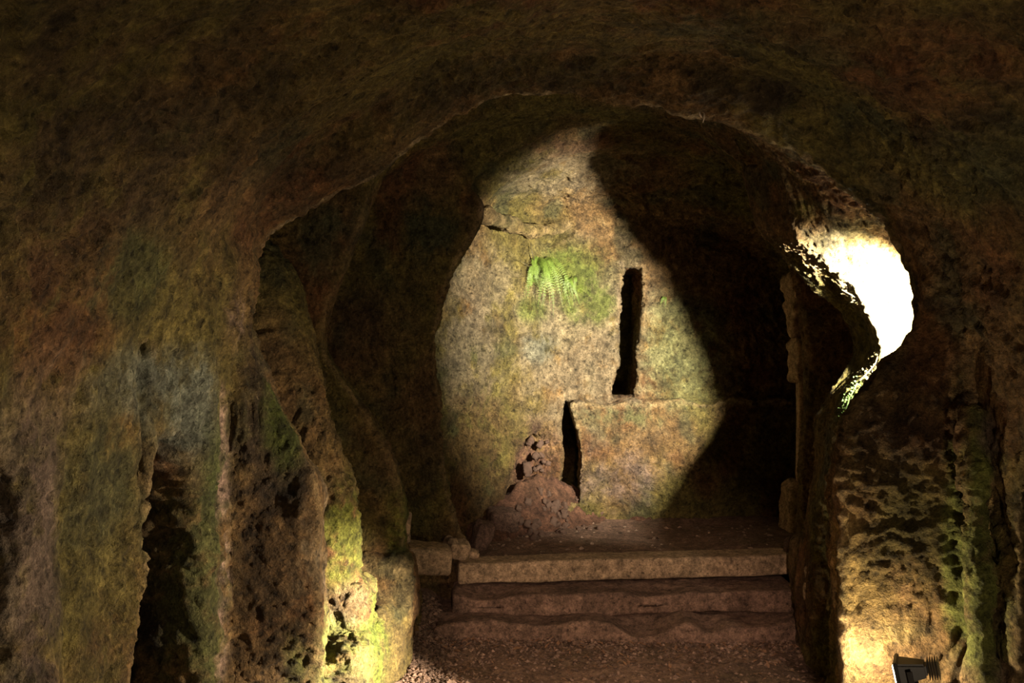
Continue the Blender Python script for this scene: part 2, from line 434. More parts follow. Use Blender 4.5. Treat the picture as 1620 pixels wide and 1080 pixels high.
# ledge at the foot of the right pier that carries the floodlight
add_rock((1.2, 2.2, 3.7, 4.6, -0.2, 0.8), lambda x, y, z: sdbox(x, y, z, (1.60, 4.1, 0.0), (0.17, 0.25, 0.41), 0.08), 0.05)

def block_fn(x, y, z):
    yb = np.interp(x[:, 0, 0], YBX, YBY)[:, None, None]
    return np.maximum(np.maximum(0.46 - x + 0.02 * np.sin(z * 9), x - 2.9), np.maximum(z - 1.43 - 0.015 * np.sin(x * 14), yb - 0.14 - y))
add_rock((0.3, 2.8, 8.2, 9.2, -0.2, 1.6), block_fn, 0.05)
# upright slot and the lower cleft in the end wall
slotL = [(0.86, 1.40), (0.855, 1.55), (0.90, 1.75), (0.93, 2.1), (0.965, 2.45), (0.99, 2.62)]
def slot_fn(x, y, z):
    l = np.interp(z[0, 0, :], [p[1] for p in slotL], [p[0] for p in slotL])[None, None, :]
    r = np.interp(z[0, 0, :], [1.4, 1.6, 2.0, 2.3, 2.62], [1.07, 1.09, 1.13, 1.135, 1.14])[None, None, :]
    return np.maximum(np.maximum(l - x, x - r), np.maximum(z - 2.60, 1.45 - z) + 0 * y)
carve((0.7, 1.3, 8.3, 9.6, 1.3, 2.75), slot_fn, 0.02)
def cleft_fn(x, y, z):
    c = 0.485 + 0.02 * np.sin(z * 7 + 1); hw = np.interp(z[0, 0, :], [0.58, 0.66, 0.75, 1.2, 1.36, 1.46], [0.085, 0.10, 0.075, 0.062, 0.035, 0.012])[None, None, :]
    return np.maximum(np.abs(x - c) - hw, np.maximum(z - 1.46, 0.60 - z) + 0 * y)
carve((0.2, 0.8, 8.0, 9.3, 0.5, 1.6), cleft_fn, 0.02)
# uneven lip where the end wall meets the vault
lip = [P(768, 340, 7.62), P(800, 352, 7.95), P(838, 366, 8.30), P(872, 362, 8.52), P(905, 352, 8.66), P(950, 348, 8.74), P(1010, 345, 8.80)]
for k_, (a, b) in enumerate(zip(lip[:-1], lip[1:])):
    add_rock((-0.6, 1.4, 7.3, 9.1, 2.5, 3.5), lambda x, y, z: sdcaps(x, y, z, a, b, 0.05 + 0.02 * (k_ % 2), 0.05), 0.03)
carve((0.0, 0.7, 8.1, 9.0, 2.5, 3.1), lambda x, y, z: sdcaps(x, y, z, P(862, 381, 8.50), P(905, 368, 8.66), 0.045, 0.03), 0.02)
carve((0.3, 0.9, 8.3, 9.0, 2.2, 2.7), lambda x, y, z: sdcaps(x, y, z, P(922, 478, 8.64), P(931, 462, 8.66), 0.035, 0.02), 0.015)
# crumbled hollow left of the cleft
carve((-0.2, 0.6, 8.0, 8.9, 0.4, 1.5), lambda x, y, z: sdcaps(x, y, z, (0.10, 8.30, 0.7), (0.28, 8.42, 1.08), 0.18, 0.17), 0.04)

# ------------------------------------------------------------------ surface nets
def surface_nets(G):
    s = G > 0
    c = s[:-1, :-1, :-1].astype(np.uint8)
    cnt = np.zeros(c.shape, dtype=np.uint8)
    for a in (0, 1):
        for b in (0, 1):
            for d in (0, 1):
                cnt += s[a:s.shape[0] - 1 + a, b:s.shape[1] - 1 + b, d:s.shape[2] - 1 + d]
    act = (cnt > 0) & (cnt < 8)
    I = np.argwhere(act)
    idx = np.full(act.shape, -1, dtype=np.int32); idx[act] = np.arange(len(I), dtype=np.int32)
    acc = np.zeros((len(I), 3), dtype=np.float32); num = np.zeros(len(I), dtype=np.float32)
    corners = [(a, b, d) for a in (0, 1) for b in (0, 1) for d in (0, 1)]
    val = {c_: G[I[:, 0] + c_[0], I[:, 1] + c_[1], I[:, 2] + c_[2]] for c_ in corners}
    for c0 in corners:
        for ax in range(3):
            if c0[ax] == 0:
                c1 = list(c0); c1[ax] = 1; c1 = tuple(c1)
                v0, v1 = val[c0], val[c1]
                m = (v0 > 0) != (v1 > 0)
                t = np.where(m, v0 / np.where(m, v0 - v1, 1), 0)
                p = np.array(c0, dtype=np.float32)[None, :].repeat(len(I), 0); p[:, ax] += t
                acc += p * m[:, None]; num += m
    V = (I + acc / num[:, None]) * VS + np.array([X0, Y0, Z0])
    quads = []
    for ax in range(3):
        o1, o2 = [k for k in range(3) if k != ax]
        sh = [slice(None)] * 3; sh2 = [slice(None)] * 3
        sh[ax] = slice(0, -1); sh2[ax] = slice(1, None)
        m = s[tuple(sh)] != s[tuple(sh2)]
        E = np.argwhere(m)
        ok = (E[:, o1] > 0) & (E[:, o2] > 0) & (E[:, o1] < s.shape[o1] - 1) & (E[:, o2] < s.shape[o2] - 1)
        E = E[ok]
        def g(d1, d2):
            Q = E.copy(); Q[:, o1] -= d1; Q[:, o2] -= d2
            return idx[Q[:, 0], Q[:, 1], Q[:, 2]]
        q = np.stack([g(1, 1), g(0, 1), g(0, 0), g(1, 0)], axis=1)
        lo = s[E[:, 0], E[:, 1], E[:, 2]]
        flip = lo if ax != 1 else ~lo
        q[flip] = q[flip][:, ::-1]
        quads.append(q)
    Q = np.concatenate(quads)
    return V.astype(np.float32), Q[(Q >= 0).all(axis=1)]

tick('sdf')
V, Q = surface_nets(G)
tick('nets')

def vnormals(V, Q):
    a = V[Q[:, 2]] - V[Q[:, 0]]; b = V[Q[:, 3]] - V[Q[:, 1]]
    n = np.cross(a, b)
    out = np.zeros((len(V), 3), dtype=np.float64)
    for k in range(4):
        for c in range(3):
            out[:, c] += np.bincount(Q[:, k], weights=n[:, c], minlength=len(V))
    out /= np.linalg.norm(out, axis=1)[:, None] + 1e-12
    return out.astype(np.float32)

def edges_of(Q):
    E = np.concatenate([Q[:, [0, 1]], Q[:, [1, 2]], Q[:, [2, 3]], Q[:, [3, 0]]])
    Es = np.sort(E, axis=1).astype(np.int64)
    key = Es[:, 0] * 100000000 + Es[:, 1]
    u, inv = np.unique(key, return_inverse=True)
    return np.stack([u // 100000000, u % 100000000], axis=1), inv

def smooth(V, Q, it=2, lam=0.5):
    E, _ = edges_of(Q)
    deg = np.bincount(E.ravel(), minlength=len(V)).astype(np.float32)
    for _ in range(it):
        acc = np.zeros_like(V)
        for c in range(3):
            acc[:, c] = np.bincount(E[:, 0], weights=V[E[:, 1], c], minlength=len(V)) + np.bincount(E[:, 1], weights=V[E[:, 0], c], minlength=len(V))
        V = V * (1 - lam) + lam * acc / np.maximum(deg, 1)[:, None]
    return V

def subdivide(V, Q):
    E, inv = edges_of(Q)
    nV, nE, nQ = len(V), len(E), len(Q)
    mid = (V[E[:, 0]] + V[E[:, 1]]) / 2
    cen = V[Q].mean(axis=1)
    e = nV + inv.reshape(4, nQ)
    c = nV + nE + np.arange(nQ)
    Q2 = np.concatenate([np.stack([Q[:, k], e[k], c, e[(k + 3) % 4]], axis=1) for k in range(4)])
    return np.concatenate([V, mid, cen]).astype(np.float32), Q2

V = smooth(V, Q, 2)
cen = V[Q].mean(axis=1)
nf = np.cross(V[Q[:, 2]] - V[Q[:, 0]], V[Q[:, 3]] - V[Q[:, 1]])
if ((np.array([0.3, 3.0, 1.5]) - cen) * nf).sum() < 0: Q = Q[:, ::-1].copy()
# drop what lies under the floor or beside the frame; split the rest finely where it can be seen well
keep = cen[:, 2] > -0.12
Q = Q[keep]; cen = cen[keep]
fine = (cen[:, 1] > 1.9)
print('cave quads', len(Q), 'fine', fine.sum())

def compact(V, Q):
    used = np.zeros(len(V), dtype=bool); used[Q.ravel()] = True
    mp = np.cumsum(used) - 1
    return V[used], mp[Q]

Vc, Qc = compact(V, Q[~fine])
Vf, Qf = compact(V, Q[fine])
Vf, Qf = subdivide(Vf, Qf)
Vf = smooth(Vf, Qf, 1, 0.5)

tick('subd')
# ------------------------------------------------------------------ relief of the hewn rock
def gauss(V, c, r):
    r = np.broadcast_to(np.asarray(r, dtype=np.float32), (3,))
    d = (V - np.array(c, dtype=np.float32)) / r
    return np.exp(-(d * d).sum(axis=1))

def relief(V, Nn):
    p = V
    warp = np.stack([perlin(p, 1.7, 40), perlin(p, 1.7, 41), perlin(p, 1.7, 42)], axis=1) * 0.25
    q = p + warp
    d = 0.028 * fbm(q, 1.6, 2, 1)
    d += 0.016 * fbm(q, 5.0, 2, 5)
    r = 0.5 - np.abs(perlin(q, 9.0, 9))
    r2 = 0.5 - np.abs(perlin(q * np.array([1, 1, 1.6]), 19.0, 12))
    rough = 0.6 + 0.8 * sstep(-0.3, 0.4, perlin(p, 1.1, 20))
    # chisel strokes run along the vault
    st = perlin(q @ np.array([[1, 0, 0], [0, 1, 0], [0, 0, 1]], dtype=np.float32) * np.array([9.0, 40.0, 16.0]), 1.0, 15)
    up = sstep(0.2, 0.7, -Nn[:, 2])
    d += rough * (0.020 * r + 0.014 * r2) + 0.009 * st * up + 0.009 * perlin(q, 38, 17) * rough
    # deeply pitted places: right pier face, left pier face, end wall
    pit = np.clip(gauss(p, P(1430, 860, 4.3), (0.35, 0.3, 0.7)) + 0.35 * gauss(p, P(420, 850, 4.3), (0.28, 0.3, 0.8)) + 0.6 * gauss(p, P(1480, 560, 4.2), (0.4, 0.4, 0.35)) + gauss(p, P(860, 720, 8.4), 0.35), 0, 1)
    pn = perlin(q * np.array([1.0, 1.0, 1.7]), 14, 23)
    pn2 = perlin(q * np.array([1.0, 1.0, 1.5]), 30, 24)
    d += pit * (0.012 * pn + 0.012 * pn2)
    wallp = sstep(7.4, 7.8, p[:, 1])
    pits = sstep(0.30, 0.55, perlin(q, 13, 31)) * (1 - 0.9 * np.clip(gauss(p, P(430, 820, 4.3), (0.35, 0.35, 1.0)) * 1.5 + gauss(p, P(545, 990, 4.9), (0.4, 0.6, 0.4)) * 1.5, 0, 1))
    d -= 0.026 * pits * (0.5 + 0.5 * wallp)
    return d

def srgb(r, g, b):
    c = np.array([r, g, b], dtype=np.float32) / 255
    return np.where(c <= 0.04045, c / 12.92, ((c + 0.055) / 1.055) ** 2.4)

C_BROWN = np.array([0.28, 0.165, 0.065]); C_OLIVE = np.array([0.23, 0.185, 0.050]); C_RED = np.array([0.28, 0.10, 0.04])
C_DARK = np.array([0.10, 0.065, 0.035]); C_GREY = np.array([0.27, 0.29, 0.22]); C_GREEN = np.array([0.12, 0.14, 0.045])
C_MOSS = np.array([0.19, 0.26, 0.03]); C_TAN = np.array([0.46, 0.36, 0.22]); C_PURP = np.array([0.21, 0.145, 0.12]); C_GOLD = np.array([0.40, 0.27, 0.09])
C_DKGREEN = np.array([0.095, 0.105, 0.050]); C_PINK = np.array([0.50, 0.34, 0.26]); C_MOSSB = np.array([0.34, 0.37, 0.09])

BLOBS = [
    (520, 290, 4.2, (0.5, 0.28, 0.2), C_DARK * 0.8, 1.0), (720, 150, 4.2, (0.45, 0.26, 0.16), C_DARK * 0.8, 1.0), (900, 115, 4.25, (0.5, 0.22, 0.12), C_DARK * 0.8, 0.9), (1130, 160, 4.2, (0.4, 0.24, 0.16), C_DARK * 0.8, 1.0),  # dark brown soffit belt, its shade also put into the colour
    (200, 900, 4.6, (0.8, 0.35, 1.3), C_DARK * 0.5, 1.0), (-500, 900, 3.4, (0.8, 2.0, 1.5), C_DARK * 0.5, 0.9),  # darkness of the unlit aisle put into the rock colour
    # px, py, depth, radius (x, y, z), colour, strength
    (300, 250, 3.4, (0.9, 1.2, 0.5), C_BROWN, 0.6), (560, 100, 3.4, (0.7, 0.9, 0.3), C_OLIVE, 0.8), (900, 60, 3.6, (0.8, 0.8, 0.3), C_OLIVE, 0.7),
    (290, 190, 3.2, (0.12, 0.3, 0.12), C_RED, 0.8), (440, 230, 3.7, (0.2, 0.4, 0.12), C_DKGREEN, 0.7), (1420, 170, 3.3, (0.3, 0.6, 0.2), C_RED, 0.7),
    (1320, 220, 3.9, (0.3, 0.4, 0.18), C_DKGREEN, 0.9), (1560, 250, 3.3, (0.3, 0.5, 0.2), C_DKGREEN, 0.6), (1130, 80, 3.6, (0.25, 0.5, 0.2), C_DKGREEN, 0.6),
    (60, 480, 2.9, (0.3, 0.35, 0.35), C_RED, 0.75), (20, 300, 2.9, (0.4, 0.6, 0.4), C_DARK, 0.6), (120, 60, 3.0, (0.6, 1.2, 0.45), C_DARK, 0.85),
    (170, 610, 3.3, (0.25, 0.30, 0.13), C_GREY, 0.95), (265, 640, 3.75, (0.25, 0.25, 0.22), C_GREY, 1.0), (180, 440, 3.2, (0.3, 0.35, 0.15), C_GREEN, 0.8),
    (60, 720, 2.8, (0.3, 0.25, 0.25), C_TAN * 0.8, 0.5), (70, 900, 2.8, (0.3, 0.18, 0.45), C_PURP, 0.9), (20, 950, 2.65, (0.3, 0.08, 0.5), C_TAN * 0.7, 0.6),
    (160, 900, 3.2, (0.3, 0.22, 0.75), C_OLIVE * 0.85, 0.9), (150, 760, 3.2, (0.3, 0.2, 0.2), C_DKGREEN, 0.7), (310, 900, 4.0, (0.3, 0.18, 0.6), C_GREEN * 1.2, 0.95),
    (420, 620, 4.3, (0.25, 0.2, 0.25), C_DARK * 0.8, 0.9), (415, 950, 4.27, (0.26, 0.16, 0.75), C_BROWN * 0.38, 1.05), (425, 700, 4.27, (0.24, 0.16, 0.35), C_DARK * 0.8, 1.0), (455, 640, 4.35, (0.10, 0.2, 0.28), C_MOSS * 0.5, 0.8),  # shade of the unlit left pier face put into the colour
    (496, 860, 4.45, (0.10, 0.2, 0.3), C_TAN * 0.75, 0.7), (500, 1030, 4.45, (0.14, 0.2, 0.2), C_MOSSB, 0.85), (495, 930, 4.45, (0.05, 0.15, 0.04), C_PURP, 0.8),
    (343, 850, 4.12, (0.045, 0.09, 1.1), C_PINK * 1.5, 1.1), (372, 500, 4.12, (0.05, 0.1, 0.12), C_PINK, 0.9),  # light caught by the ridge put into its colour
    (545, 840, 5.0, (0.2, 0.25, 0.28), C_MOSS, 0.75), (555, 960, 5.0, (0.1, 0.25, 0.12), C_TAN, 0.6), (540, 1030, 4.9, (0.3, 0.35, 0.15), C_MOSSB, 0.8), (590, 1000, 5.2, (0.12, 0.3, 0.3), C_MOSS, 0.85),
    (520, 700, 5.1, (0.3, 0.3, 0.2), C_GOLD * 0.6, 0.6), (630, 820, 6.0, (0.09, 0.15, 0.28), C_MOSS * 0.7, 0.85), (600, 700, 6.0, (0.2, 0.2, 0.3), C_BROWN * 0.8, 0.7),
    (420, 380, 5.2, (0.3, 0.4, 0.2), C_DKGREEN, 0.7), (440, 450, 5.8, (0.3, 0.15, 0.4), C_BROWN, 0.6), (510, 380, 5.9, (0.15, 0.15, 0.3), C_DKGREEN * 1.2, 0.8), (540, 440, 5.95, (0.08, 0.15, 0.25), C_GOLD * 0.7, 0.6),
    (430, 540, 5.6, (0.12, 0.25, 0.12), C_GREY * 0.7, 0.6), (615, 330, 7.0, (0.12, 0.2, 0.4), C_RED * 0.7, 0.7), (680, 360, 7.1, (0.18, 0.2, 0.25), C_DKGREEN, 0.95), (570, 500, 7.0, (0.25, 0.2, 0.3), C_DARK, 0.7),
    (660, 700, 7.1, (0.3, 0.2, 0.5), C_BROWN * 0.7, 0.6), (950, 170, 6.0, (0.9, 0.8, 0.15), C_DKGREEN, 0.7), (770, 330, 7.25, (0.08, 0.12, 0.12), C_PINK, 0.9),
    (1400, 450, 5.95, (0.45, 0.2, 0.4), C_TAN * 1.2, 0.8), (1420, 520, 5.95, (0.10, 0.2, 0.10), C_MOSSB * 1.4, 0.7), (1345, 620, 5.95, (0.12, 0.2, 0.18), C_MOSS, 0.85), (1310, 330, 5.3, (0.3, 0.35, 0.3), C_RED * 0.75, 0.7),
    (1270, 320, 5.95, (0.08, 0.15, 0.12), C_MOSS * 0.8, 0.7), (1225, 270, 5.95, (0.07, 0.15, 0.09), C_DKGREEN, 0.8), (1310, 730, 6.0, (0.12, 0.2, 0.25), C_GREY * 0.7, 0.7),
    (1460, 560, 4.3, (0.10, 0.25, 0.3), C_RED * 0.9, 0.5), (1420, 700, 4.28, (0.3, 0.15, 0.2), C_DARK, 0.8), (1460, 850, 4.28, (0.3, 0.14, 0.28), C_OLIVE * 0.6, 0.85),
    (1400, 960, 4.28, (0.2, 0.14, 0.16), C_GOLD * 0.75, 0.85), (1337, 900, 4.35, (0.035, 0.2, 0.75), C_GOLD * 1.1, 0.85), (1548, 860, 4.0, (0.065, 0.35, 0.55), C_MOSSB * 0.9, 1.1), (1550, 950, 4.0, (0.065, 0.3, 0.4), C_MOSSB * 0.9, 1.1), (1671, 971, 3.9, (0.14, 0.4, 0.9), C_DARK * 0.4, 1.1), (154, 1012, 3.9, (0.26, 0.3, 1.0), C_DARK * 0.4, 1.1),  # light on pier edge and gold patch, dark of the recesses, put into colour
    (1550, 1060, 4.08, (0.09, 0.16, 0.10), C_PINK * 0.7, 0.9), (1550, 690, 4.08, (0.06, 0.14, 0.10), C_PINK * 0.6, 0.8),
    (880, 270, 7.9, (0.7, 0.7, 0.2), C_TAN * 0.75, 0.8), (950, 230, 7.3, (0.5, 0.3, 0.1), C_RED * 1.1, 0.5),
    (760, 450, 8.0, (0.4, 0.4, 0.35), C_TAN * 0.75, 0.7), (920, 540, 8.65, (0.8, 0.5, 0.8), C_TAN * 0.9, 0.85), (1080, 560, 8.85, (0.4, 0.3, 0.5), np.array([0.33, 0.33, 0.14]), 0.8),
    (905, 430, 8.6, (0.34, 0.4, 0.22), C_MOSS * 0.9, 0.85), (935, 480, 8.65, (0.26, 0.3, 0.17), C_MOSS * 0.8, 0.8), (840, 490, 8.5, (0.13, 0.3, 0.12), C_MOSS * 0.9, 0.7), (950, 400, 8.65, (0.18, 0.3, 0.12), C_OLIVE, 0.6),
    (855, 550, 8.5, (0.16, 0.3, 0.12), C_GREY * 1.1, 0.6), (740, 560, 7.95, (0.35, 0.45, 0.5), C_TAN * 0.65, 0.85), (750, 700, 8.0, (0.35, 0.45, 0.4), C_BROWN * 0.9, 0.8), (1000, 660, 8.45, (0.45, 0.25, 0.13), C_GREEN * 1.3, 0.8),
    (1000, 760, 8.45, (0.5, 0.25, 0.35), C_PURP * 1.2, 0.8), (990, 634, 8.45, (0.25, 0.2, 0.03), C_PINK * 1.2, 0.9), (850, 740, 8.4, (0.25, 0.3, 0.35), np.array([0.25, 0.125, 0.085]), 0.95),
    (985, 480, 8.7, (0.05, 0.12, 0.5), C_PINK, 0.5), (780, 780, 8.2, (0.3, 0.3, 0.4), C_BROWN * 0.6, 0.8),  # light on the slot's left edge put into the colour
]

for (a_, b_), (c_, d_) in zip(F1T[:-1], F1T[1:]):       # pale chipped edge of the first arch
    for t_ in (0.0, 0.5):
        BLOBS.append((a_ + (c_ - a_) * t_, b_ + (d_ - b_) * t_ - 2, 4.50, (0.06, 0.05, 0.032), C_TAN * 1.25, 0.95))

def albedo(V, Nn, wear):
    n1 = fbm(V, 0.9, 3, 50)[:, None]; n2 = fbm(V, 1.3, 3, 60)[:, None]; n3 = fbm(V, 2.6, 3, 70)[:, None]
    c = C_BROWN * (1 - sstep(-0.3, 0.4, n1)) + C_OLIVE * sstep(-0.3, 0.4, n1)
    t = 0.55 * sstep(0.15, 0.6, n2); c = c * (1 - t) + C_RED * 0.9 * t
    t = 0.6 * sstep(0.15, 0.6, n3); c = c * (1 - t) + C_DKGREEN * t
    c = c * (1 - wear) + np.array([0.46, 0.32, 0.15]) * wear      # rubbed edges show the paler tuff
    brk = fbm(V, 4.5, 5, 80, 0.75)
    moss = np.zeros(len(V))
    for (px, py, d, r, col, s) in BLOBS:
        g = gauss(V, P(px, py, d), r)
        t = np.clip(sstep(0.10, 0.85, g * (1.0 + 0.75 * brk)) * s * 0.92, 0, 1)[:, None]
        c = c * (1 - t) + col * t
    t = (0.55 * sstep(0.15, 0.5, fbm(V, 7.0, 2, 90)))[:, None]
    c = c * (1 - t) + c * 0.5 * t
    t = (0.35 * sstep(0.2, 0.5, fbm(V, 9.0, 2, 95)))[:, None]
    c = c * (1 - t) + np.minimum(c * 1.7, 0.7) * t
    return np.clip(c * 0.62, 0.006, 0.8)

def finish(V, Q):
    Nn = vnormals(V, Q)
    E, _ = edges_of(Q)
    deg = np.bincount(E.ravel(), minlength=len(V)).astype(np.float32)
    el = float(np.linalg.norm(V[E[:5000, 0]] - V[E[:5000, 1]], axis=1).mean())
    def avg(A):
        return (np.bincount(E[:, 0], weights=A[E[:, 1]], minlength=len(V)) + np.bincount(E[:, 1], weights=A[E[:, 0]], minlength=len(V))) / np.maximum(deg, 1)
    cv = sum((V[:, c] - avg(V[:, c])) * Nn[:, c] for c in range(3)) / el
    for _ in range(4): cv = avg(cv)
    W = V + Nn * relief(V, Nn)[:, None]
    wear = (sstep(0.014, 0.055, cv + 0.012 * perlin(V, 8.0, 33)) * 0.75)[:, None]
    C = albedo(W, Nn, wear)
    return W, Q, C, Nn

# ------------------------------------------------------------------ divide the rock into the parts of the place
def region(c, n):
    x, y, z = c[:, 0], c[:, 1], c[:, 2]
    R = np.where(x < 0.5, 'wall_left', 'wall_right').astype(object)
    R[(y < -1.0)] = 'wall_front'
    ybk = np.interp(x, YBX, YBY)
    R[(y > 7.3) & (y > ybk - 0.28) & (z < 3.0)] = 'wall_back'
    R[(y > 7.45) & (y > ybk - 0.60) & (z < 1.5) & (x > 0.3) & (x < 1.8)] = 'wall_back'
    zc = np.interp(np.abs(x - 0.35), [0, 1.0, 1.6, 2.2], [2.7, 2.45, 2.25, 2.1])
    R[(z > zc) & (R != 'wall_back') & (R != 'wall_front')] = 'ceiling'
    R[(y > 4.2) & (y < 4.62) & (z > 1.9)] = 'trim_1'
    R[(y > 5.84) & (y < 6.14) & (z > 0.9)] = 'trim_2'
    R[(y > 7.06) & (y < 7.34) & (z > 0.4)] = 'trim_3'
    R[(x < -1.1) & (y > 2.62) & (y < 3.47) & (z < 1.68)] = 'pillar_a'
    R[(x < -0.7) & (x > -1.6) & (y > 3.90) & (y < 4.62) & (z < 2.08)] = 'pillar_b'
    R[(x > 1.25) & (x < 2.2) & (y > 3.97) & (y < 4.62) & (z < 1.62) & ~((z < 0.49) & (y < 4.2) & (x < 1.75))] = 'pillar_c'
    R[(x > -1.3) & (x < -0.6) & (y > 4.85) & (y < 5.32) & (z > 0.54) & (z < 1.62)] = 'column_a'
    R[(x > 1.5) & (x < 1.9) & (y > 4.75) & (y < 5.12) & (z > 0.5) & (z < 1.4)] = 'column_b'
    R[(x < -0.55) & (x > -1.5) & (y > 4.62) & (y < 6.8) & (z < 0.55) & (R == 'wall_left')] = 'bench_a'
    R[(x > 1.6) & (x < 2.4) & (y > 4.62) & (y < 6.9) & (z < 0.60) & (R == 'wall_right')] = 'bench_b'
    return R

THINGS = {
    'pillar_a': ('rock_pillar', 'hewn rock pillar at far left between two black openings, its near face brownish purple', 'pillar'),
    'pillar_b': ('rock_pillar', 'broad dark left pier with a pale lit ridge and mossy green base beside the bench', 'pillar'),
    'pillar_c': ('rock_pillar', 'broad pitted right pier with a bright green mossy corner, behind the floodlight', 'pillar'),
    'column_a': ('rock_column', 'round mossy column standing on a block on the left bench', 'column'),
    'column_b': ('rock_column', 'slim orange-lit column just behind the edge of the right pier', 'column'),
    'bench_a': ('rock_bench', 'low rock bench with green front along the left wall', 'bench'),
    'bench_b': ('rock_bench', 'low rock bench along the right wall beside the steps', 'bench'),
}

buckets = {}
for part in (finish(Vc, Qc), finish(Vf, Qf)):
    VV, QQ, CC, NN = part
    cc = VV[QQ].mean(axis=1); nn = NN[QQ].mean(axis=1)
    R = region(cc, nn)
    for name in set(R):
        buckets.setdefault(name, []).append((VV, QQ[R == name], CC))
for name in sorted(buckets):
    vs, qs, cs = [], [], []; off = 0
    for VV, QQ, CC in buckets[name]:
        used = np.zeros(len(VV), dtype=bool); used[QQ.ravel()] = True
        mp = np.cumsum(used) - 1
        vs.append(VV[used]); cs.append(CC[used]); qs.append(mp[QQ] + off); off += used.sum()
    nm = THINGS[name][0] if name in THINGS else name
    o = link_mesh(nm, np.concatenate(vs), np.concatenate(qs), M_rock, col=np.concatenate(cs))
    if name in THINGS: tag(o, THINGS[name][1], THINGS[name][2])
    else: tag(o, kind='structure')
del G
tick('cave')

#INSERT_OBJECTS
# ------------------------------------------------------------------ floor and steps
def heightgrid(x0, x1, y0, y1, step, fn):
    gx = np.arange(x0, x1 + step / 2, step); gy = np.arange(y0, y1 + step / 2, step)
    A, B = np.meshgrid(gx, gy, indexing='ij')
    p = np.stack([A.ravel(), B.ravel(), np.zeros(A.size)], axis=1).astype(np.float32)
    p[:, 2] = fn(p)
    n, m = len(gx), len(gy)
    i = np.arange(n * m).reshape(n, m)
    q = np.stack([i[:-1, :-1].ravel(), i[1:, :-1].ravel(), i[1:, 1:].ravel(), i[:-1, 1:].ravel()], axis=1)
    return p, q

C_SOIL = np.array([0.20, 0.12, 0.083])
def soil_col(p):
    n = fbm(p, 1.2, 3, 101)[:, None]; n2 = fbm(p, 8.0, 3, 105)[:, None]
    c = C_SOIL * (1 + 0.35 * n) * (1 + 0.3 * n2)
    t = sstep(0.1, 0.6, fbm(p, 2.5, 2, 110))[:, None] * 0.5
    return np.clip(c * (1 - t) + np.array([0.15, 0.10, 0.06]) * t, 0.02, 0.8)

def low_floor_z(p):
    z = 0.02 * fbm(p, 1.5, 2, 120) + 0.007 * fbm(p, 9.0, 2, 123)
    x, y = p[:, 0], p[:, 1]
    z = z + 0.07 * sstep(-0.35, -0.75, x) * sstep(5.2, 6.4, y) + 0.13 * sstep(-0.30, -0.6, x) * sstep(6.3, 6.9, y)   # gravel banked beside the steps
    z = z + 0.03 * sstep(5.9, 6.45, y)
    return z
def up_floor_z(p):
    z = 0.385 + 0.012 * fbm(p, 2.5, 2, 130) + 0.005 * fbm(p, 12.0, 2, 133)
    x, y = p[:, 0], p[:, 1]
    z = z + 0.06 * sstep(8.1, 8.7, y - 0.4 * (x - 0.8)) + 0.03 * sstep(1.3, 2.1, x)
    return z

v, q = heightgrid(-2.9, 2.9, -1.25, 3.6, 0.06, low_floor_z)
v2, q2 = heightgrid(-2.9, 2.9, 3.6, 7.2, 0.02, low_floor_z)
tag(link_mesh('floor', np.concatenate([v, v2]), np.concatenate([q, q2 + len(v)]), M_floor, col=soil_col(np.concatenate([v, v2]))), kind='structure')
v, q = heightgrid(-1.2, 2.9, 7.12, 9.2, 0.02, up_floor_z)
tag(link_mesh('floor', v, q, M_floor, col=soil_col(v) * 0.8), kind='structure')

def box_grid(h, step):
    """surface of a box with half sizes h as merged quads"""
    V_, Q_ = [], []; off = 0
    for ax in range(3):
        u, v_ = [k for k in range(3) if k != ax]
        nu = max(2, int(round(2 * h[u] / step)) + 1); nv = max(2, int(round(2 * h[v_] / step)) + 1)
        for s_ in (-1, 1):
            a, b = np.meshgrid(np.linspace(-h[u], h[u], nu), np.linspace(-h[v_], h[v_], nv), indexing='ij')
            p = np.zeros((nu * nv, 3)); p[:, u] = a.ravel(); p[:, v_] = b.ravel(); p[:, ax] = s_ * h[ax]
            i = np.arange(nu * nv).reshape(nu, nv) + off
            qq = np.stack([i[:-1, :-1].ravel(), i[1:, :-1].ravel(), i[1:, 1:].ravel(), i[:-1, 1:].ravel()], axis=1)
            if (s_ > 0) == (ax == 1): qq = qq[:, ::-1]
            V_.append(p); Q_.append(qq); off += nu * nv
    V_ = np.concatenate(V_); Q_ = np.concatenate(Q_)
    key = np.round(V_ * 1e5).astype(np.int64)
    u_, first, inv = np.unique(key, axis=0, return_index=True, return_inverse=True)
    return V_[first], inv.reshape(-1)[Q_]

def hewn(c, h, r, step=0.02, amp=0.012, seed=0, dent=None, worldnoise=True):
    p, q = box_grid(h, step)
    h = np.array(h); inner = np.clip(p, -h + r, h - r); d = p - inner
    L_ = np.linalg.norm(d, axis=1)[:, None]
    n = d / np.maximum(L_, 1e-9)
    p = inner + n * r
    wn = p + np.array(c)
    dd = amp * fbm(wn, 3.0, 2, 200 + seed) + amp * 0.6 * fbm(wn, 12.0, 3, 210 + seed)
    p = p + n * dd[:, None]
    if dent is not None: p = dent(p)
    return p.astype(np.float32), q

def step_col(p, k=1.0):
    c = np.array([0.20, 0.12, 0.085]) * (1 + 0.3 * fbm(p, 5.0, 3, 220)[:, None]) * k
    return np.clip(c, 0.02, 0.7)

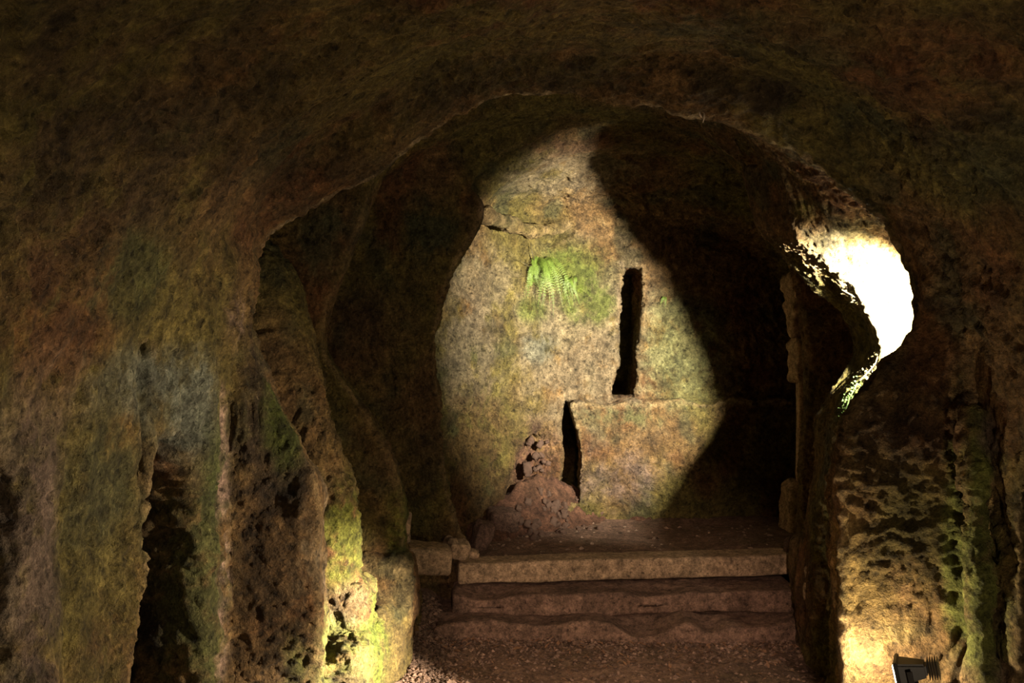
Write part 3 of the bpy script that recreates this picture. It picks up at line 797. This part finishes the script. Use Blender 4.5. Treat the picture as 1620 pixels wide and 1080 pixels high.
# two worn steps cut in the rock, with the loose kerb slab on top
def dent1(p):
    x = p[:, 0] + 0.74
    dip = np.exp(-((x - 0.86) / 0.16) ** 2) + 0.8 * np.exp(-((x - 1.28) / 0.09) ** 2) + 0.25 * np.sin(x * 9)
    front = sstep(0.05, -0.35, p[:, 1])
    p = p.copy(); p[:, 2] -= 0.085 * np.clip(dip, -0.3, 1) * front * (p[:, 2] > 0); p[:, 1] += 0.02 * np.sin(x * 3.1 + 1) * (p[:, 1] < 0)
    return p
def dent2(p):
    x = p[:, 0]
    front = sstep(0.0, -0.25, p[:, 1])
    p = p.copy(); p[:, 2] -= 0.022 * np.clip(np.sin(x * 5.3) + 0.6 * np.sin(x * 11.7), -0.2, 2) * front * (p[:, 2] > 0); p[:, 1] += 0.02 * np.sin(x * 4.1) * (p[:, 1] < 0)
    return p
v, q = hewn((0.72, 6.90, 0.02), (1.22, 0.42, 0.12), 0.022, 0.02, 0.012, 1, dent1)
o = link_mesh('stone_step', v, q, M_step, col=step_col(v)); o.location = (0.72, 6.90, 0.02)
tag(o, 'lowest worn rock step, its front edge broken away in the middle', 'step')
v, q = hewn((0.76, 7.06, 0.205), (1.16, 0.34, 0.072), 0.02, 0.02, 0.011, 2, dent2)
o = link_mesh('stone_step', v, q, M_step, col=step_col(v, 0.9)); o.location = (0.76, 7.06, 0.205); o.rotation_euler = (0, math.radians(-0.8), 0)
tag(o, 'middle rock step with a rough brown riser, right under the kerb slab', 'step')
v, q = hewn((0.79, 7.13, 0.40), (1.165, 0.13, 0.072), 0.02, 0.014, 0.007, 3)
o = link_mesh('kerb_slab', v, q, M_stone); o.location = (0.79, 7.13, 0.372); o.rotation_euler = (0.0, math.radians(-1.35), 0.02)
tag(o, 'long pale stone slab forming the topmost step edge', 'slab')

# ------------------------------------------------------------------ loose stones
def lump(h, seed, amp=0.22, step=None):
    r = min(h) * 0.40
    p, q = box_grid(h, step or max(h) / 4.5)
    h_ = np.array(h); inner = np.clip(p, -h_ + r, h_ - r); d = p - inner
    n = d / np.maximum(np.linalg.norm(d, axis=1)[:, None], 1e-9)
    p = inner + n * r
    s_ = 1.0 / max(h)
    p = p + n * (amp * min(h) * fbm(p + seed * 3.7, s_ * 1.2, 2, seed))[:, None]
    return p.astype(np.float32), q

def stone(name, c, h, rot, seed, mat, label, cat='stone', group=None, amp=0.25):
    v, q = lump(h, seed, amp, step=max(h) / 8)
    o = link_mesh(name, v, q, mat); o.location = c; o.rotation_euler = rot
    return tag(o, label, cat, group)

x, y, z = P(641, 838, 6.78)
stone('standing_stone', (x, y, z), (0.035, 0.05, 0.125), (0.05, 0.06, 0.2), 3, M_stone, 'small upright pinkish stone on the ledge beside the mossy second left pier')
x, y, z = P(676, 878, 6.75)
stone('flat_block', (x, y, z - 0.015), (0.155, 0.16, 0.085), (0.0, 0.12, 0.15), 5, M_stone, 'squared pinkish ledge block just left of the kerb slab end', 'block', amp=0.12)
x, y, z = P(722, 866, 7.1)
stone('broken_stone', (x, y, z), (0.075, 0.08, 0.06), (0.3, 0.2, 0.5), 8, M_stone, 'broken tan stone wedged between the ledge block and kerb slab')
x, y, z = P(750, 885, 7.2)
stone('broken_stone', (x - 0.03, y, 0.44), (0.06, 0.05, 0.03), (0.1, 0.3, 0.2), 9, M_stone, 'small flat stone lying at the left end of the kerb slab')
x, y, z = P(762, 848, 7.6)
stone('wedge_stone', (x, y, 0.47), (0.065, 0.06, 0.13), (0.1, 0.25, 0.4), 11, M_rubble, 'pointed brown stone leaning on the end wall near its left corner')
x, y, z = P(795, 822, 8.05)
stone('grey_boulder', (x, y, z), (0.12, 0.10, 0.085), (0.1, 0.1, 0.3), 12, M_rubble, 'rounded grey boulder at the left foot of the end wall', 'boulder')
stone('corner_boulder', (2.12, 7.1, 0.42), (0.17, 0.16, 0.12), (0.1, 0.0, 0.3), 14, M_rubble, 'brown boulder beside the right end of the kerb slab', 'boulder')
x, y, z = P(1311, 925, 6.1)
stone('bench_block', (x, y, z), (0.11, 0.12, 0.12), (0.05, -0.1, 0.3), 15, M_stone, 'rounded tan block on the right bench behind the pier', 'block')

def mound_z(p):
    x, y = p[:, 0], p[:, 1]
    yw = np.interp(x, YBX, YBY)
    d = np.clip(yw - y, 0, 1)
    hgt = 0.34 * np.exp(-((x - 0.24) / 0.42) ** 2) + 0.12
    return 0.36 + hgt * np.clip(1 - d / 0.42, 0, 1) ** 1.4 + 0.03 * fbm(p, 8, 4, 300, 0.65)

# crumbled rubble under the cleft: stones one by one
rs = np.random.default_rng(11)
protos = [lump((1.0, 0.8, 0.65), 30 + k, 0.55, step=0.4) for k in range(5)]
pm = []
for k, (v, q) in enumerate(protos):
    o = link_mesh('rubble_stone', v, q, M_rubble); pm.append(o)
slots = []
for k in range(64):
    t = rs.random() ** 0.7
    px = 872 + rs.normal() * (14 + 42 * t); py = 700 + 145 * t
    xx = (px - 810) * 8.3 / F
    ywall = float(np.interp(xx, YBX, YBY))
    if k < 16:      # lodged in the crumbled hollow
        xx = 0.12 + 0.22 * rs.random(); ywall = float(np.interp(xx, YBX, YBY)); yw = ywall + 0.01; zz = 0.86 + 0.28 * rs.random()
    else:           # lying on the mound
        yw = ywall - 0.06 - 0.38 * rs.random(); zz = float(mound_z(np.array([[xx, yw, 0.0]], dtype=np.float32))[0]) + 0.004
    slots.append((xx, yw, max(zz, 0.40), 0.014 + 0.034 * rs.random() * (0.5 + 0.5 * t)))
for k, (xx, yy, zz, s_) in enumerate(slots):
    o = pm[k] if k < len(pm) else pm[k % len(pm)].copy()
    if k >= len(pm): COL.objects.link(o)
    o.location = (xx, yy, zz); o.scale = (s_, s_, s_); o.rotation_euler = (rs.random() * 6, rs.random() * 6, rs.random() * 6)
    tag(o, 'reddish brown rubble stone in the crumbled slope left of the cleft', 'stone', 'rubble stones below the crumbled hollow')

# mound of fallen earth under them
v, q = heightgrid(-0.35, 1.2, 7.7, 8.9, 0.02, mound_z)
keepq = (v[q].mean(axis=1)[:, 1] < np.interp(v[q].mean(axis=1)[:, 0], YBX, YBY) + 0.1) & (v[q].mean(axis=1)[:, 2] > 0.365)
v_, q_ = compact(v, q[keepq])
tag(link_mesh('earth_mound', v_, q_, M_floor, col=np.clip(soil_col(v_) * np.array([0.48, 0.38, 0.33]) * (1 + 0.5 * fbm(v_, 12, 3, 310))[:, None], 0, 1)), 'sloping mound of fallen reddish earth against the end wall', 'mound')

# gravel and dead leaves: nobody could count them
def scatter(n, seed, area, size, zf, flat=0.6, leaf=False):
    r = np.random.default_rng(seed)
    pts = area(r, n)
    z = zf(np.concatenate([pts, np.zeros((len(pts), 1))], axis=1).astype(np.float32))
    if leaf:
        base = np.array([[-1, 0, 0], [0, -0.45, 0.12], [1, 0, 0.05], [0, 0.45, 0.15]], dtype=np.float32); bq = np.array([[0, 1, 2, 3]])
    else:
        base = np.array([[1, 0, 0], [0, 1, 0], [-1, 0, 0], [0, -1, 0], [0.1, 0, 1], [0, 0.1, -1]], dtype=np.float32)
        bq = np.array([[0, 1, 4], [1, 2, 4], [2, 3, 4], [3, 0, 4], [1, 0, 5], [2, 1, 5], [3, 2, 5], [0, 3, 5]])
    n = len(pts); s_ = size * (0.4 + r.random(n) ** 2 * 1.4)
    ang = r.random(n) * 6.28; ca, sa = np.cos(ang), np.sin(ang)
    b = base[None] * s_[:, None, None] * (0.75 + 0.5 * r.random((n, len(base), 3)))
    b[:, :, 2] *= flat if not leaf else 1.0
    tilt = r.normal(size=n) * 0.35
    zz = b[:, :, 2] + b[:, :, 0] * tilt[:, None]
    xx = b[:, :, 0] * ca[:, None] - b[:, :, 1] * sa[:, None]; yy = b[:, :, 0] * sa[:, None] + b[:, :, 1] * ca[:, None]
    v = np.stack([xx + pts[:, :1], yy + pts[:, 1:2], zz + z[:, None] + s_[:, None] * 0.2], axis=2).reshape(-1, 3)
    q = (bq[None] + (np.arange(n) * len(base))[:, None, None]).reshape(-1, bq.shape[1])
    sh = (0.55 + 0.9 * r.random(n)).repeat(len(base))[:, None]
    return v, q, sh

def area_low(r, n):
    x = r.uniform(-0.75, 2.0, n); y = 6.5 - 2.6 * r.random(n) ** 1.5
    k = (r.random(n) < 0.35 + 0.65 * np.maximum(sstep(0.3, -0.6, x), sstep(6.0, 6.4, y)))
    return np.stack([x[k], y[k]], axis=1)
v, q, sh = scatter(9000, 21, area_low, 0.011, low_floor_z)
tag(link_mesh('gravel', v, q, M_step, smooth=False, col=np.clip(np.array([0.24, 0.15, 0.11]) * sh, 0, 0.9)), 'fine reddish gravel strewn over the lower floor', 'gravel', kind='stuff')
v, q, sh = scatter(3500, 22, area_low, 0.016, low_floor_z, leaf=True)
tag(link_mesh('leaf_litter', v, q, M_leaf, smooth=False), 'small dead brown leaves strewn before the steps', 'leaves', kind='stuff')
def area_side(r, n):
    return np.stack([-0.56 + 0.14 * r.normal(size=n), r.uniform(5.6, 6.95, n)], axis=1)
v, q, sh = scatter(2200, 23, area_side, 0.014, low_floor_z)
tag(link_mesh('gravel', v, q, M_step, smooth=False, col=np.clip(np.array([0.2, 0.125, 0.09]) * sh, 0, 0.9)), 'coarse gravel banked between the left bench and the steps', 'gravel', kind='stuff')
def area_up(r, n):
    x = r.uniform(-0.5, 2.2, n); y = r.uniform(7.3, 8.5, n)
    k = r.random(n) < 0.2 + 0.8 * sstep(0.6, -0.2, x) * sstep(7.4, 7.9, y)
    return np.stack([x[k], y[k]], axis=1)
v, q, sh = scatter(900, 24, area_up, 0.013, up_floor_z)
tag(link_mesh('gravel', v, q, M_step, smooth=False, col=np.clip(np.array([0.25, 0.17, 0.12]) * sh, 0, 0.9)), 'scattered pebbles on the upper floor before the end wall', 'gravel', kind='stuff')

# ------------------------------------------------------------------ plants
def tube(pts, radii, n=6):
    pts = [Vector(p) for p in pts]; V_, F_ = [], []
    for i, p in enumerate(pts):
        t = (pts[min(i + 1, len(pts) - 1)] - pts[max(i - 1, 0)]).normalized()
        a = t.cross(Vector((0.13, 0.31, 0.94))).normalized(); b = t.cross(a)
        r = radii[i] if hasattr(radii, '__len__') else radii
        for k in range(n):
            th = 2 * math.pi * k / n
            V_.append(p + a * math.cos(th) * r + b * math.sin(th) * r)
    for i in range(len(pts) - 1):
        for k in range(n):
            F_.append((i * n + k, i * n + (k + 1) % n, (i + 1) * n + (k + 1) % n, (i + 1) * n + k))
    F_.append(tuple(range(n - 1, -1, -1))); F_.append(tuple((len(pts) - 1) * n + k for k in range(n)))
    return V_, F_

def frond_mesh(length, az, out, up, droop, lw, rnd):
    """a fern frond rooted at the origin: rises by up, leans out (towards -y), turns by az sideways, then hangs"""
    pts = []
    n = 14
    for i in range(n + 1):
        t = i / n
        s_ = t * length
        pts.append(Vector((math.sin(az) * s_ * (1 - 0.35 * t), -out * math.sin(t * 2.2) * length, up * s_ - droop * t * t * length)))
    V_, F_ = [], []
    def add(vs, fs):
        o_ = len(V_); V_.extend(vs); F_.extend([tuple(k + o_ for k in f) for f in fs])
    add(*tube(pts, [0.0022 * (1 - 0.7 * i / n) for i in range(n + 1)], 4))
    for i in range(2, n * 2):
        t = i / (n * 2); j = min(int(t * n), n - 1); f = t * n - j
        p = pts[j].lerp(pts[j + 1], f); tg = (pts[j + 1] - pts[j]).normalized()
        side = tg.cross(Vector((0.0, -1.0, 0.25))).normalized(); nrm = side.cross(tg)
        L_ = lw * math.sin(math.pi * min(1, 0.18 + 0.82 * t)) ** 0.7 * (0.85 + 0.3 * rnd.random())
        for s2 in (-1, 1):
            d = (side * s2 + tg * 0.45 + nrm * (0.25 * (rnd.random() - 0.3))).normalized()
            w_ = tg * L_ * 0.13
            a = p + d * L_ * 0.5; e = p + d * L_
            add([p - w_ * 0.4, a - w_ - nrm * 0.001, e, a + w_ - nrm * 0.001, p + w_ * 0.4], [(0, 1, 2, 3, 4)])
    return V_, F_

def fern(loc, n, length, label, seed, spread=(-0.9, 1.1), lw=0.022):
    rnd = random.Random(seed)
    root = empty('fern', loc)
    tag(root, label, 'fern')
    for k in range(n):
        az = spread[0] + (spread[1] - spread[0]) * (k + rnd.random() * 0.8) / n
        v, f = frond_mesh(length * (0.65 + 0.5 * rnd.random()), az, 0.25 + 0.25 * rnd.random(), 0.5 * rnd.random(), 1.25 + 0.2 * rnd.random(), lw, rnd)
        o = link_mesh('frond', v, f, M_frond, parent=root, smooth=False)
        o.rotation_euler = (rnd.uniform(-0.15, 0.3), rnd.uniform(-0.35, 0.35), 0)
        o.location = (rnd.uniform(-0.07, 0.07) * length / 0.34, rnd.uniform(-0.02, 0.01), rnd.uniform(-0.05, 0.04) * length / 0.34)
    return root

def wall_at(px, d0=8.5):
    d = d0
    for _ in range(6):
        d = float(np.interp((px - 810) * d / F, YBX, YBY))
    return d
def wallP(px, py, off=0.0):
    d = wall_at(px)
    x, y, z = P(px, py, d)
    return (x, y - off, z)
f1_ = fern(wallP(858, 416, 0.01), 26, 0.34, 'large bright green hanging fern on the mossy end wall', 4, (-1.05, 1.0), 0.028)
f2_ = fern(wallP(900, 440, 0.01), 9, 0.20, 'smaller fern just right of the large one on the end wall', 5, (-0.3, 0.6), 0.018)
f3_ = fern(wallP(1050, 470, 0.0), 4, 0.07, 'tiny fern sprig on the wall right of the upright slot', 6, (-0.6, 0.9), 0.012)
for k, (a, b, c_) in enumerate([((848, 418), (836, 422), (822, 413)), ((846, 416), (842, 402), (839, 386))]):
    v, f = tube([wallP(*a, 0.03), wallP(*b, 0.07), wallP(*c_, 0.06)], [0.004, 0.0035, 0.002], 5)
    o = link_mesh('dry_stalk', v, f, M_shadow_creeper)  # thin dark tubes added in place of the fern's cast shadows
    tag(o, ['dark dry stalk pointing left above the large fern', 'dark dry stalk pointing up above the large fern'][k], 'stalk')

def leaf_cloud(name, curve, n, size, spread, seed, mat, label, cat):
    rnd = random.Random(seed); V_, F_ = [], []
    for k in range(n):
        t = rnd.random() * (len(curve) - 1); j = int(t); f = t - j
        c = Vector(curve[j]).lerp(Vector(curve[min(j + 1, len(curve) - 1)]), f)
        c += Vector((rnd.gauss(0, spread), rnd.gauss(0, spread * 0.8), rnd.gauss(0, spread)))
        s_ = size * (0.5 + rnd.random())
        R = Euler((rnd.gauss(-0.6, 0.7), rnd.gauss(0, 0.7), rnd.random() * 6.28)).to_matrix()
        o_ = len(V_)
        for q_ in [(0, -1, 0), (0.6, -0.3, 0.15), (0.45, 0.5, 0.1), (0, 1.1, -0.1), (-0.45, 0.5, 0.1), (-0.6, -0.3, 0.15)]:
            V_.append(c + R @ (Vector(q_) * s_))
        F_.append(tuple(range(o_, o_ + 6)))
    for j in range(len(curve) - 1):
        v, f = tube([curve[j], (Vector(curve[j]) + Vector(curve[j + 1])) / 2 + Vector((0.0, -0.01, 0)), curve[j + 1]], 0.004, 5)
        o_ = len(V_); V_.extend(v); F_.extend([tuple(i + o_ for i in ff) for ff in f])
    o = link_mesh(name, V_, F_, mat, smooth=False)
    return tag(o, label, cat, kind='stuff')
leaf_cloud('creeping_plant', [P(1332, 458, 6.0), P(1362, 476, 6.0), P(1388, 505, 5.99), P(1394, 540, 5.98), P(1385, 575, 5.98), P(1360, 602, 5.98)], 130, 0.009, 0.016, 3, M_shadow_creeper,
           'small-leaved creeper hanging dark against the glaring lit rock on the right', 'plant')
leaf_cloud('moss_tuft', [P(1356, 606, 5.93), P(1344, 628, 5.93), P(1334, 660, 5.93)], 200, 0.006, 0.022, 9, M_ivy,
           'tuft of green leaves growing on the narrow neck beside the right pier', 'plant')
for k, (pts, r_) in enumerate([([(1106, 176), (1107, 181), (1110, 186)], 0.004), ([(1114, 178), (1114, 186), (1112, 194)], 0.0035), ([(1112, 177), (1124, 181), (1136, 180)], 0.004)]):
    v, f = tube([P(a, b, 4.44) for a, b in pts], [r_, r_, r_ * 0.6], 6)
    o = link_mesh('root_tip', v, f, M_root)
    tag(o, ['stubby white root tip hanging leftmost under the arch', 'longest white root tip hanging straight down under the arch', 'white root lying sideways along the arch edge'][k], 'root')

# ------------------------------------------------------------------ pilaster in the dark right corner
pil = empty('pilaster', (2.42, 8.25, 0.38))
tag(pil, 'slim stone pilaster with a lumpy capital in the dark right corner', 'pilaster')
def pil_part(name, c, h, r, amp, seed):
    v, q = hewn(c, h, r, 0.02, amp, seed)
    o = link_mesh(name, v, q, M_stone, parent=pil); o.location = c
    return o
pil_part('base', (-0.02, 0.05, 0.20), (0.17, 0.16, 0.22), 0.06, 0.03, 41)
pil_part('shaft', (-0.03, 0.0, 0.80), (0.062, 0.06, 0.47), 0.012, 0.006, 42)
pil_part('capital', (0.0, 0.06, 1.42), (0.14, 0.13, 0.19), 0.06, 0.035, 43)
pil_part('corbel', (0.05, 0.12, 1.85), (0.20, 0.15, 0.26), 0.08, 0.05, 44)

# ------------------------------------------------------------------ floodlights
def bm_obj(name, bm, mat, parent, loc=(0, 0, 0), rot=(0, 0, 0)):
    me = bpy.data.meshes.new(name); bm.to_mesh(me); bm.free()
    me.materials.append(mat)
    o = bpy.data.objects.new(name, me); COL.objects.link(o); o.parent = parent
    o.location = loc; o.rotation_euler = rot
    return o
def bevel_box(sx, sy, sz, r, taper=1.0):
    bm = bmesh.new(); bmesh.ops.create_cube(bm, size=1.0)
    for v in bm.verts:
        k = taper if v.co.x > 0 else 1.0
        v.co = Vector((v.co.x * sx, v.co.y * sy * k, v.co.z * sz * k))
    bmesh.ops.bevel(bm, geom=bm.edges[:], offset=r, segments=2, affect='EDGES')
    return bm
def floodlight(label, lamp, target, dist, cable_pts):
    """lens looks along local -x"""
    d = (Vector(target) - Vector(lamp)).normalized()
    rot = d.to_track_quat('-X', 'Z').to_euler()
    root = empty('floodlight', Vector(lamp) - d * dist, rot)
    tag(root, label, 'floodlight')
    bm_obj('housing', bevel_box(0.11, 0.13, 0.085, 0.008, 0.6), M_metal, root, (0.055, 0, 0))
    b = bevel_box(0.016, 0.145, 0.10, 0.004)
    bm_obj('bezel', b, M_metal, root, (0.002, 0, 0))
    bm_obj('lens', bevel_box(0.004, 0.115, 0.072, 0.0015), M_lens, root, (-0.0085, 0, 0))
    br = bmesh.new()
    for (c, s_) in [((0.05, 0.078, -0.03), (0.02, 0.004, 0.09)), ((0.05, -0.078, -0.03), (0.02, 0.004, 0.09)), ((0.05, 0, -0.077), (0.02, 0.16, 0.004))]:
        r = bmesh.ops.create_cube(br, size=1.0)
        for v in r['verts']: v.co = Vector((v.co.x * s_[0] + c[0], v.co.y * s_[1] + c[1], v.co.z * s_[2] + c[2]))
    bm_obj('bracket', br, M_metal, root)
    for k in range(5):
        bm_obj('cooling_fin', bevel_box(0.003, 0.08, 0.07, 0.001), M_metal, root, (0.115 + k * 0.009, 0, 0))
    v, f = tube([root.matrix_basis.inverted() @ Vector(p) for p in cable_pts], 0.005, 6)
    link_mesh('cable', v, f, M_cable, parent=root)
    return root
floodlight('small dark floodlight glaring on the ledge at the foot of the right pier', LAMP_B, LAMP_B_AIM, 0.055,
           [(1.60, 3.98, 0.60), (1.70, 3.93, 0.54), (1.82, 3.92, 0.42), (1.88, 3.95, 0.2), (1.90, 3.98, 0.02)])
floodlight('floodlight hidden behind the right pier, high on its far side', LAMP_A, LAMP_A_AIM, 0.065,
           [(2.36, 4.98, 2.07), (2.44, 4.95, 2.15), (2.5, 5.0, 2.3)])
tick('done')
